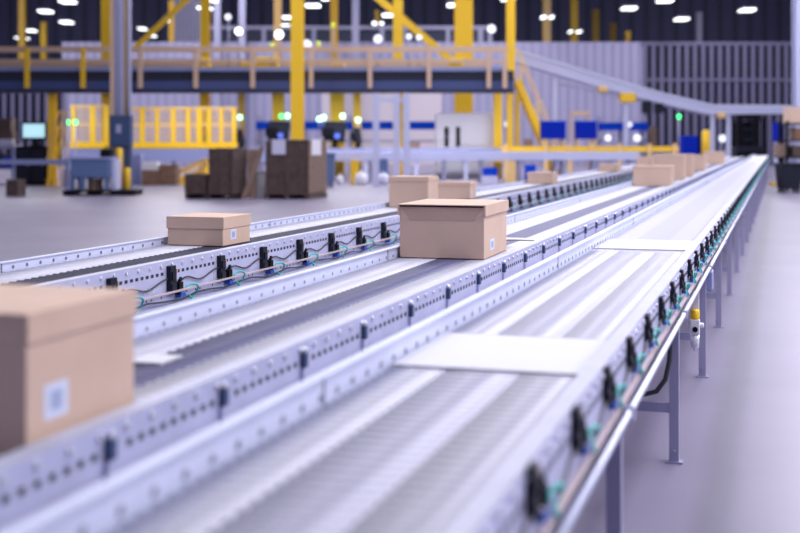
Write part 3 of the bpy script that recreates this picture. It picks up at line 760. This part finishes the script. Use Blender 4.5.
# guard rail, cabinet and monitor, bench
d = 33.5
t = Thing('guard_rail', 'grey blue horizontal guard rail in front of the black cabinet', 'guard rail', (PX(20, d), d, 0))
b = MB(); pb(-20, 69, 159.5, 164.5, d, .08, b); t.part('rail', b, 'bluesteel')
for px in (-15, 67):
    b = MB(); pb(px - 1.5, px + 1.5, 158, 0, d + .08, .08, b, 0, 0); t.part('post', b, 'bluesteel')
d = 38.2
cb_ = Thing('computer_cabinet', 'black cabinet under the bright monitor at left', 'cabinet', (PX(30, d), d, 0))
b = MB(); pb(15, 45.5, 146, 0, d, .8, b, 0, 0); cb_.part('body', b, 'black', bevel=.02)
for a in (16.5, 31):
    b = MB(); pb(a, a + 13, 149, 182, d - .02, .02, b); dr = cb_.part('door', b, 'blacknavy')
    b = MB(); pb(a + 11, a + 11.8, 160, 166, d - .05, .03, b); cb_.part('handle', b, 'greysteel', parent=dr)
zc = PZ(146, d)
mo = Thing('monitor', 'lit pale blue monitor on the black cabinet', 'monitor', (PX(33.5, d), d + .3, zc))
b = MB(); pb(21, 46.5, 122, 140, d + .3, .08, b); mo.part('casing', b, 'black', bevel=.01)
b = MB(); pb(23, 44.5, 124, 137.5, d + .28, .02, b); mo.part('screen', b, 'screen')
b = MB(); b.box(PX(32.5, d), PX(35.5, d), d + .34, d + .40, zc, PZ(138, d)).box(PX(28, d), PX(39, d), d + .2, d + .5, zc, zc + .03); mo.part('stand', b, 'black')
d = 39.2
bn = Thing('workbench', 'grey workbench cut by the left edge, left of the black cabinet', 'bench', (PX(0, d), d, 0))
b = MB(); pb(-35, 14.5, 145, 148.5, d, .9, b); bn.part('top', b, 'greysteel')
for px in (-33, 12.5):
    for yy in (d + .02, d + .78):
        b = MB(); X = PX(px, d); b.box(X - .04, X + .04, yy, yy + .1, 0, PZ(148.4, d)); bn.part('leg', b, 'bluesteel')
b = MB(); pb(-33, 12.5, 168, 169.5, d + .05, .8, b); bn.part('shelf', b, 'greysteel')
zt = PZ(145, d); zs_ = PZ(168, d)
def simple_box(label, x0, x1, z0, h, d, dep, m='carddark', name='cardboard_box', cat='box', group=None, flap='cardmid'):
    t = Thing(name, label, cat, (PX((x0 + x1) / 2, d), d, z0), group)
    t.part('body', MB().box(PX(x0, d), PX(x1, d), d, d + dep, z0, z0 + h - .008), m, bevel=.004)
    t.part('top_flap', MB().box(PX(x0, d) - .004, (PX(x0, d) + PX(x1, d)) / 2 - .004, d - .004, d + dep + .004, z0 + h - .008, z0 + h).box((PX(x0, d) + PX(x1, d)) / 2 + .004, PX(x1, d) + .004, d - .004, d + dep + .004, z0 + h - .008, z0 + h), flap)
    return t
simple_box('brown carton, lower of the two stacked on the grey workbench', -3, 12, zt, .44, d + .15, .5)
simple_box('brown carton, upper of the two stacked on the grey workbench', -4, 11, zt + .44, .40, d + .15, .5)
simple_box('pale parcel at the front of the grey workbench', -1, 13, zt, .18, d + .01, .12, 'whitesheet', 'parcel', 'parcel', None, 'white')
simple_box('blue tote on the lower shelf of the grey workbench', 2, 11.5, zs_, .35, d + .1, .5, 'bluebright', 'tote', 'tote', None, 'machineblue')
simple_box('dark case on the lower shelf of the grey workbench, cut by the photo edge', -12, 0.5, zs_, .45, d + .1, .5, 'blacknavy', 'case', 'case', None, 'black')
# yellow step ladder
d = 37.2
sl = Thing('step_ladder', 'yellow step ladder leaning below the mezzanine at left', 'ladder', (PX(53, d), d, 0))
for yy in (d, d + .5):
    b = MB(); b.bar((PX(47, d), yy, 0), (PX(58.5, d), yy, PZ(126, d)), .05, .09); sl.part('stringer', b, 'yellow')
    b = MB(); b.bar((PX(47, d), yy, .75), (PX(59, d), yy, PZ(111, d)), .04, .04).bar((PX(59, d), yy, PZ(111, d)), (PX(62, d), yy, PZ(111, d)), .04, .04).bar((PX(62, d), yy, PZ(111, d)), (PX(62, d), yy, 0), .04, .04); sl.part('handrail', b, 'paleyellow')
for k in range(6):
    f_ = (k + .7) / 6.5; X = PX(47 + 11.5 * f_, d); b = MB(); b.box(X - .1, X + .12, d, d + .5, PZ(126, d) * f_ - .02, PZ(126, d) * f_ + .01); sl.part('tread', b, 'ochre')
# clutter under the belt line
simple_box('tan carton, left one of the small pile right of the short bollard', 142, 158, 0, .46, 38, .6, 'cardold', flap='cardmid')
simple_box('tan carton, right one of the small pile below the yellow fence', 159.5, 176, 0, .62, 38.2, .6, 'cardold', flap='cardmid')
simple_box('white sack like parcel on the left carton of the small pile', 142, 157, .46, .26, 38.1, .4, 'white', 'parcel', 'parcel', None, 'whitesheet')
simple_box('blue grey crate on the floor left of the small carton pile', 131.5, 140.5, 0, .95, 38.5, .7, 'bluesteel', 'crate', 'crate', None, 'greysteel')
simple_box('brown carton under the yellow step ladder', 63.8, 68.8, 0, .5, 36.9, .4, 'cardmid', flap='cardmid')
d = 39.0
yr = Thing('ramp', 'yellow ramp with raised sides right of the small carton pile', 'ramp', (PX(192, d), d, 0))
X0, X1 = PX(177, d), PX(206, d)
b = MB().hexa([(X0, d, 0), (X1, d, 0), (X1, d + 1, 0), (X0, d + 1, 0), (X0, d, .18), (X1, d, .55), (X1, d + 1, .55), (X0, d + 1, .18)]); yr.part('bed', b, 'yellow')
for yy in (d - .06, d + 1.0):
    b = MB().bar((X0, yy + .03, .35), (X1, yy + .03, .78), .05, .12).bar((X0 + .1, yy + .03, 0), (X0 + .1, yy + .03, .42), .05, .05).bar((X1 - .1, yy + .03, 0), (X1 - .1, yy + .03, .76), .05, .05); yr.part('side_rail', b, 'paleyellow')
# ---- flat cardboard bundles on a pallet
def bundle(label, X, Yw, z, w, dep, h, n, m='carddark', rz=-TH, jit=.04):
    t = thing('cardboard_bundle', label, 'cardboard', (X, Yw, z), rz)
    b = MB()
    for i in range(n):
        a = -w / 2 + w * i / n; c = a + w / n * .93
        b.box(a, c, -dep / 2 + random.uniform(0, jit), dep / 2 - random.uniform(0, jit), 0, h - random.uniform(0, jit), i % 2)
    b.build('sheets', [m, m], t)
    q = MB(); e = .006
    for zz in (h * .32, h * .72):
        q.box(-w / 2 - e, w / 2 + e, -dep / 2 - e, -dep / 2, zz, zz + .015).box(w / 2, w / 2 + e, -dep / 2 - e, dep / 2 + e, zz, zz + .015).box(-w / 2 - e, -w / 2, -dep / 2 - e, dep / 2 + e, zz, zz + .015).box(-w / 2 - e, w / 2 + e, dep / 2, dep / 2 + e, zz, zz + .015)
    q.build('strap', 'carddark', t)
    return t
def pallet(label, X, Yw, w, dep, rz=-TH, m='carddark'):
    t = thing('pallet', label, 'pallet', (X, Yw, 0), rz)
    b = MB()
    for i in range(7): a = -dep / 2 + dep * i / 7; b.box(-w / 2, w / 2, a, a + dep / 7 * .8, .10, .12)
    b.build('deck_boards', m, t)
    for x in (-w / 2, -.05, w / 2 - .1): MB().box(x, x + .1, -dep / 2, dep / 2, 0, .10).build('runner', m, t)
    return t
pallet('dark wooden pallet under the stepped cardboard bundles', PX(217, 29.7), 29.7, 1.20, .95)
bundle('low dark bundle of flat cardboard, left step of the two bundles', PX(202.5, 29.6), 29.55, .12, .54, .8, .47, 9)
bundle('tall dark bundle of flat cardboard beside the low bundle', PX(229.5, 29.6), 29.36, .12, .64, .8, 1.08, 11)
for k, (xa, xb, lean, l) in enumerate(((243, 250, .10, 'loose cardboard sheet leaning on the right side of the tall bundle'), (251, 268, .34, 'loose cardboard sheet leaning far over between bundle and big stack'))):
    d = 29.3
    b = MB(); X0 = PX(xa, d) + .12; X1 = X0 + .18
    if k == 0: b.hexa([(X0, d, 0), (X1, d, 0), (X1, d + .04, 0), (X0, d + .04, 0), (X0 - .06, d + .25, 1.16), (X1 + .02, d + .25, 1.16), (X1 + .02, d + .29, 1.16), (X0 - .06, d + .29, 1.16)])
    else:
        X0 = PX(242, d); b.hexa([(X0, d - .2, 0), (X0 + .12, d - .2, 0), (X0 + .12, d - .16, 0), (X0, d - .16, 0), (PX(259.5, d), d - .05, 1.2), (PX(265, d), d - .05, 1.2), (PX(265, d), d - .01, 1.2), (PX(259.5, d), d - .01, 1.2)])
    q = b.build('cardboard_sheet', 'cardmid', None, (PX(xa, d), d, 0)); q.location = (PX(xa, d), d, 0); tag(q, l, 'cardboard')
pallet('dark wooden pallet under the big cardboard stack', PX(296, 29.6), 29.65, 1.12, 1.22)
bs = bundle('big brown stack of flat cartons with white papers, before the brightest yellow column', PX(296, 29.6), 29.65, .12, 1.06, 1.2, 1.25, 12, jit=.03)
b = MB().box(-.54, .54, -.61, .61, 1.25, 1.262).box(.545, .55, -.6, .6, .02, 1.25); b.build('cover_sheet', 'cardmid', bs)['label'] = 'pale cardboard cover and side'
b = MB().box(-.36, -.02, -.625, -.612, .92, 1.268).box(-.36, -.02, -.612, -.2, 1.262, 1.268); b.build('paper', 'whitesheet', bs)['label'] = 'white paper hanging over the front'
b = MB().box(.551, .556, -.42, .2, .90, 1.262).box(.2, .556, -.42, .2, 1.262, 1.268); b.build('paper', 'white', bs)['label'] = 'white paper over the right side'
d = 29.4
t = Thing('drum', 'white drum between the cardboard bundles and the big stack', 'drum', (PX(260, d), d + .5, 0))
t.part('body', MB().lathe((PX(260, d), d + .5, 0), [(.19, 0), (.2, .02), (.2, .26), (.205, .28), (.2, .30), (.2, .55), (.17, .58)], 20), 'white')
t.part('lid', MB().lathe((PX(260, d), d + .5, .58), [(.18, 0), (.18, .03), (.06, .035), (.06, .07)], 20), 'greysteel')
# white bags and bits on the floor right of the big stack
for i, (px, w_, h, m, l) in enumerate(((361, 6.5, .40, 'white', 'white sack on the floor right of the blue bin'), (383, 7, .36, 'whitesheet', 'white sack on the floor between the pale posts'), (340, 4, .30, 'white', 'small white sack beside the blue wheeled bin'))):
    d = 38.6; t = Thing('sack', l, 'sack', (PX(px, d), d, 0)); r = w_ * d / F
    t.part('body', MB().lathe((PX(px, d), d, 0), [(r * .8, 0), (r, .08), (r, h * .6), (r * .7, h * .85), (r * .25, h * .95)], 14), m)
    t.part('tie', MB().lathe((PX(px, d), d, h * .95), [(r * .15, 0), (r * .3, .06)], 10), m)
def bin_(label, px, w_, d, h, m, name='wheeled_bin'):
    t = Thing(name, label, 'bin', (PX(px, d), d, 0)); x0, x1 = PX(px - w_, d), PX(px + w_, d); dep = min(.8, (x1 - x0))
    t.part('tub', MB().hexa([(x0 + .05, d + .05, .1), (x1 - .05, d + .05, .1), (x1 - .05, d + dep - .05, .1), (x0 + .05, d + dep - .05, .1), (x0, d, h - .05), (x1, d, h - .05), (x1, d + dep, h - .05), (x0, d + dep, h - .05)]), m, bevel=.02)
    t.part('lid', MB().box(x0 - .02, x1 + .02, d - .03, d + dep + .02, h - .05, h), m, bevel=.015)
    for X in (x0 + .1, x1 - .1):
        for yy in (d + .12, d + dep - .12): t.part('wheel', MB().cyl((X - .03, yy, .06), (X + .03, yy, .06), .06, 14), 'rubber')
bin_('blue wheeled bin just right of the big cardboard stack', 330, 5, 36.5, 1.0, 'machineblue')
simple_box('yellow crate on the floor under the low grey conveyor', 350.5, 358, .0, .75, 39.0, .5, 'yellow', 'crate', 'crate', None, 'ochre')
simple_box('white crate under the blue tote right of the white cabinet', 483, 498, 0, .27, 38.8, .5, 'whitesheet', 'crate', 'crate', None, 'white')
simple_box('blue tote on a white crate, below and right of the white cabinet', 483.5, 497.5, .27, .25, 38.8, .5, 'bluebright', 'tote', 'tote', None, 'bluepanel')
simple_box('dark crate between the pale posts under the low grey conveyor', 379, 388, 0, .8, 39.2, .5, 'machineblue', 'crate', 'crate', None, 'bluesteel')
simple_box('small yellow crate under the low grey conveyor right of the blue tote', 508, 516, .0, .72, 38.9, .5, 'paleyellow', 'crate', 'crate', None, 'ochre')
simple_box('small blue tote near the yellow crate under the low grey conveyor', 526, 536, 0, .6, 39, .5, 'bluebright', 'tote', 'tote', None, 'bluepanel')
simple_box('brown carton on the long belt at the foot of the yellow stairs', 525, 533, 1.10, .32, 43.7, .5, 'cardmid')
simple_box('small brown carton on the long belt left of the white cabinet', 409, 420, 1.10, .20, 43.7, .5, 'cardmid')
simple_box('brown carton on the rack right of the blue beam', 651, 657, 0, 1.95, 52.2, .5, 'cardmid')
simple_box('dark blue tote at far right under the sloping conveyor', 683, 698, 0, 1.55, 45.4, .6, 'bluepanel', 'tote', 'tote', None, 'machineblue')
# small white round lamps in the back
def flood(label, px, py, r, d, zb, m='lampsoft'):
    t = Thing('flood_lamp', label, 'lamp', (PX(px, d), d, zb)); X, Z = PX(px, d), PZ(py, d); R_ = r * d / F
    t.part('pole', MB().cyl((X, d + .12, zb), (X, d + .12, Z), .025, 8), 'greysteel')
    t.part('head', MB().cyl((X, d, Z), (X, d + .12, Z), R_, 18), 'greysteel')
    t.part('lens', MB().cyl((X, d - .015, Z), (X, d, Z), R_ * .92, 18), m)
flood('big bright flood lamp on the deck just left of the brightest yellow column', 279, 34.5, 4.6, 39.8, zdeck, 'lamp')
flood('round pale flood lamp on the deck just right of the brightest yellow column', 306.5, 45, 5.5, 39.8, zdeck)
flood('small oval bright lamp on the deck left of the faded column', 238.8, 31.3, 4, 39.8, zdeck, 'lamp')
flood('pale lamp on the deck beside the grey column, left of the small oval lamp', 228, 17, 3.5, 39.8, zdeck)
flood('pale lamp on the deck rail right of the paired lamps', 378, 39, 4.5, 39.8, zdeck)
flood('left of two small pale lamps under the right diagonal brace', 409, 36.5, 3, 39.8, zdeck)
flood('right of two small pale lamps under the right diagonal brace', 419, 37.5, 3, 39.8, zdeck)
flood('pale lamp low between thick column and mezzanine end', 491.5, 29, 4.5, 39.8, zdeck)
flood('white round lamp between the yellow columns at the mezzanine end', 507.5, 124, 3.5, 46, 0)
flood('white round lamp in front of the right blue beam', 629.5, 124.5, 2.8, 50.5, 0)
flood('white round lamp below the right blue beam, right of the thin post', 637, 138, 4, 50.8, 0)
flood('pale round lamp below the right blue beam, left of the thin post', 608, 138, 3.5, 50.8, 0)
flood('white round lamp near the far end of the right conveyor', 722.5, 138.5, 4, 53, 0)

# ================================================================== RIGHT BACKGROUND
d = 52.8
fk = Thing('lift_truck', 'black lift truck with twin mast uprights beyond the end of the right conveyor', 'vehicle', (PX(752, d), d, 0))
for px in (740.5, 757):
    b = MB(); pb(px - 3, px + 3, 113.5, 0, d, .25, b, 0, .05); fk.part('mast_upright', b, 'black')
b = MB(); pb(738, 762, 113, 117, d + .02, .2, b); fk.part('mast_crossbar', b, 'black')
fk.part('carriage', pb(737.5, 761, 146, 152, d - .06, .06), 'blacknavy')
for ya, yb in ((128, 130), (138.5, 141)): fk.part('mast_crossbar', pb(743, 755, ya, yb, d + .05, .12), 'blacknavy')
b = MB(); X0, X1 = PX(740, d), PX(767, d); b.box(X0, X1, d + .4, d + 2.3, .25, 1.1).box(X0, X1, d + 1.6, d + 2.4, .3, 1.35); fk.part('body', b, 'blacknavy', bevel=.06)
b = MB(); b.box(X0, X1, d + .5, d + 2.0, 2.25, 2.35)
for X in (X0 + .04, X1 - .04): b.bar((X, d + .55, 1.1), (X, d + .55, 2.3), .08, .08); b.bar((X, d + 1.95, 1.1), (X, d + 1.95, 2.3), .08, .08)
fk.part('overhead_guard', b, 'black')
b = MB(); b.box(X0 + .05, X1 - .05, d + 1.5, d + 1.62, 1.3, 2.2); fk.part('rear_screen', b, 'blacknavy')
for X in (PX(741, d), PX(758, d)):
    b = MB(); b.box(X - .06, X + .06, d - 1.1, d, .06, .11); fk.part('fork', b, 'black')
for X in (X0 + .12, X1 - .12):
    for yy in (d + .75, d + 2.0): fk.part('wheel', MB().cyl((X - .12, yy, .28), (X + .12, yy, .28), .28, 18), 'rubber')
d = 38.0
t = Thing('sign_stand', 'blue sign panel on a grey post with yellow foot, right of the conveyor end', 'sign', (PX(777, d), d, 0))
b = MB(); pb(773.3, 781.5, 122.5, 142, d - .04, .05, b); t.part('panel', b, 'bluepanel')
b = MB(); pb(774.2, 777.8, 141, 0, d + .01, .08, b, 0, .1); t.part('post', b, 'palesteel')
b = MB(); X = PX(776, d); b.box(X - .17, X + .17, d - .12, d + .22, 0, .10); t.part('foot', b, 'yellow', bevel=.02)
d = 33.4
rk = Thing('shelf_rack', 'black shelf rack with cartons at the right edge, behind the dark bin', 'rack', (PX(795, d), d, 0))
for px in (787.8, 812):
    for yy in (d, d + .7):
        b = MB(); X = PX(px, d); b.box(X - .035, X + .035, yy, yy + .07, 0, PZ(121, d)); rk.part('upright', b, 'black')
for y in (123, 140, 157):
    b = MB(); pb(783 if y > 123 else 787, 813, y, y + 1.5, d - .01, .8, b); rk.part('shelf', b, 'black')
simple_box('tan carton on the top shelf of the black rack, cut by the right edge', 789.8, 802, PZ(123, d), .43, d + .05, .6, 'card', flap='card')
simple_box('brown carton low on the black rack, beside the blue sign post', 779.5, 786.5, PZ(157, d), .36, d + .05, .5, 'cardmid')
simple_box('brown carton on the middle shelf of the black rack at the photo edge', 795.5, 806, PZ(140, d), .33, d + .05, .5, 'cardold')
simple_box('dark brown carton on the lowest shelf of the black rack', 793, 806, PZ(157, d), .30, d + .05, .5, 'carddark')
bin_('dark navy wheeled bin on the floor at the right edge, before the black rack', 792, 11.2, 32.3, .78, 'blacknavy')

# ================================================================== CEILING LAMPS
HL = 8.0
lamps = [(67.7, 2.5, 20, 'ceiling lamp at the top left, highest of the left cluster'), (45.8, 12.3, 18, 'ceiling lamp right of the far left yellow column, second highest of the left cluster'),
 (66.8, 23, 17.5, 'ceiling lamp directly below the highest lamp of the left cluster'), (30.8, 31.3, 15.5, 'ceiling lamp just above the lowest pair at far left'),
 (26, 38.8, 10, 'right lamp of the lowest pair at far left'), (18, 38.6, 6.5, 'smallest lamp, left one of the lowest pair at far left'),
 (142.5, 29.5, 13.5, 'left lamp of the trio on the left diagonal brace'), (152, 36.5, 13, 'lowest lamp of the trio on the left diagonal brace'), (166, 21, 11, 'right and highest lamp of the trio on the left diagonal brace'),
 (212, 1, 16, 'ceiling lamp at the top edge by the second tall yellow column'), (200, 9, 10, 'left of the lamp pair crossing the second tall yellow column'), (209.8, 9, 10, 'right of the lamp pair crossing the second tall yellow column'),
 (313, 6.5, 21, 'large ceiling lamp right of the brightest yellow column'), (325, -.8, 14, 'ceiling lamp cut by the top edge right of the brightest yellow column'), (287, 18.3, 14.5, 'upper lamp left of the brightest yellow column'),
 (284.5, 26.3, 17, 'middle lamp left of the brightest yellow column, above the big flood lamp'), (347.5, 32.3, 17, 'upper lamp of the two left of the grey column, over the deck middle'), (341.7, 39, 12.5, 'lower lamp of the two left of the grey column, over the deck middle'),
 (388, 16, 18, 'lamp directly left of the crossed yellow column'), (374.5, 24, 11, 'left of the small lamp pair below the lamp by the crossed column'), (381.8, 24, 10, 'right of the small lamp pair below the lamp by the crossed column'),
 (435.5, 30.3, 18.5, 'lamp left of the thick yellow column, low by the brace end'), (452.5, 6, 17, 'lamp at the upper left side of the thick yellow column'), (508.5, 0, 20, 'lamp at the top edge on the mezzanine end column'),
 (543.5, 18, 11, 'left of the lamp pair on the faded tan column'), (551.5, 18, 10, 'right of the lamp pair on the faded tan column'), (570.3, 32.3, 9.5, 'left of the lower lamp pair on the next yellow column'), (579, 32.3, 11, 'right of the lower lamp pair on the next yellow column'),
 (629, 9.2, 20, 'ceiling lamp above the rightmost short yellow columns'), (665, 1.5, 21, 'ceiling lamp at the top edge over the ribbed wall'), (681.5, 20, 19, 'lowest ceiling lamp above the ribbed wall'), (747, 11, 20, 'rightmost ceiling lamp, alone in the dark at upper right')]
for px, py, wpx, l in lamps:
    hl = HL
    d = (hl - CAMZ) * F / (HOR - py)
    if d > 68 and d < 74: hl *= 1.0
    X = PX(px, d); W = max(.16, (wpx - 6.5) * d / F)
    t = Thing('ceiling_lamp', l, 'lamp', (X, d, hl), 'ceiling lamps')
    dl = 1.0
    t.part('housing', MB().box(X - W / 2, X + W / 2, d - dl / 2, d + dl / 2, hl + .06, hl + .14), 'greysteel')
    t.part('diffuser', MB().box(X - W / 2 + .01, X + W / 2 - .01, d - dl / 2 + .01, d + dl / 2 - .01, hl, hl + .06), 'lamp')
    t.part('hanger', MB().cyl((X, d, hl + .14), (X, d, 15.0), .012, 6), 'deckdark')

# ================================================================== LIGHT
def area(name, loc, sx, sy, power, col=(.93, .92, 1.0), rot=(0, 0, 0)):
    l = bpy.data.lights.new(name, 'AREA'); l.shape = 'RECTANGLE'; l.size = sx; l.size_y = sy; l.energy = power; l.color = col
    o = bpy.data.objects.new(name, l); COL.objects.link(o); o.location = loc; o.rotation_euler = rot
    return o
# rows of lamps along the conveyor lines, hung under the roof
for xx, g in ((-13.5, .4), (-8.5, .4), (-3.6, .6), (1.6, 1.1), (6.6, 1.7), (11.6, 2.1)):
    for y0, y1, e in ((2.2, 7.2, 260), (8, 14, 245), (15, 44, 830)):
        c = c2w(xx, (y0 + y1) / 2, 8.6 if y0 > 10 else 6.5)
        area('lamp_row', c, 1.1, y1 - y0, e * (g if y0 < 10 else max(g, 1.0)), rot=(0, 0, -TH))
for xx in (-24, -10, 4, 18):
    area('lamp_row_back', (xx, 56, 12.5), 3, 24, 2600)
for a, b_ in ((-40, 90), (140, 285), (310, 500)):      # unseen fill lights added under the mezzanine deck to brighten what stands there
    for dd in (39.6, 42.2):
        area('under_deck_fill', ((PX(a, dd) + PX(b_, dd)) / 2, dd, 3.10), PX(b_, dd) - PX(a, dd), .5, 110 if a < 300 else 230)
for xx in (-26, 0, 26): area('lamp_row_far', (xx, 92, 13.5), 14, 3, 900, rot=(.5, 0, 0))
w = bpy.data.worlds.new('hall'); SC.world = w; w.use_nodes = True
w.node_tree.nodes['Background'].inputs['Color'].default_value = (.62, .64, 1.0, 1)
w.node_tree.nodes['Background'].inputs['Strength'].default_value = .6

# ================================================================== CAMERA
cam = bpy.data.cameras.new('camera'); co = bpy.data.objects.new('camera', cam); COL.objects.link(co)
co.location = (0, 0, CAMZ); co.rotation_euler = (math.pi / 2, 0, 0)
cam.sensor_width = 36; cam.lens = F * 36 / 800; cam.shift_y = -(266.5 - HOR) / 800
cam.clip_end = 400
cam.dof.use_dof = True; cam.dof.focus_distance = 6.4; cam.dof.aperture_fstop = 1.9; cam.dof.aperture_blades = 0
SC.camera = co
SC.view_settings.view_transform = 'Standard'; SC.view_settings.look = 'None'; SC.view_settings.gamma = 1; SC.view_settings.use_curve_mapping = False
SC.view_settings.exposure = 0.0
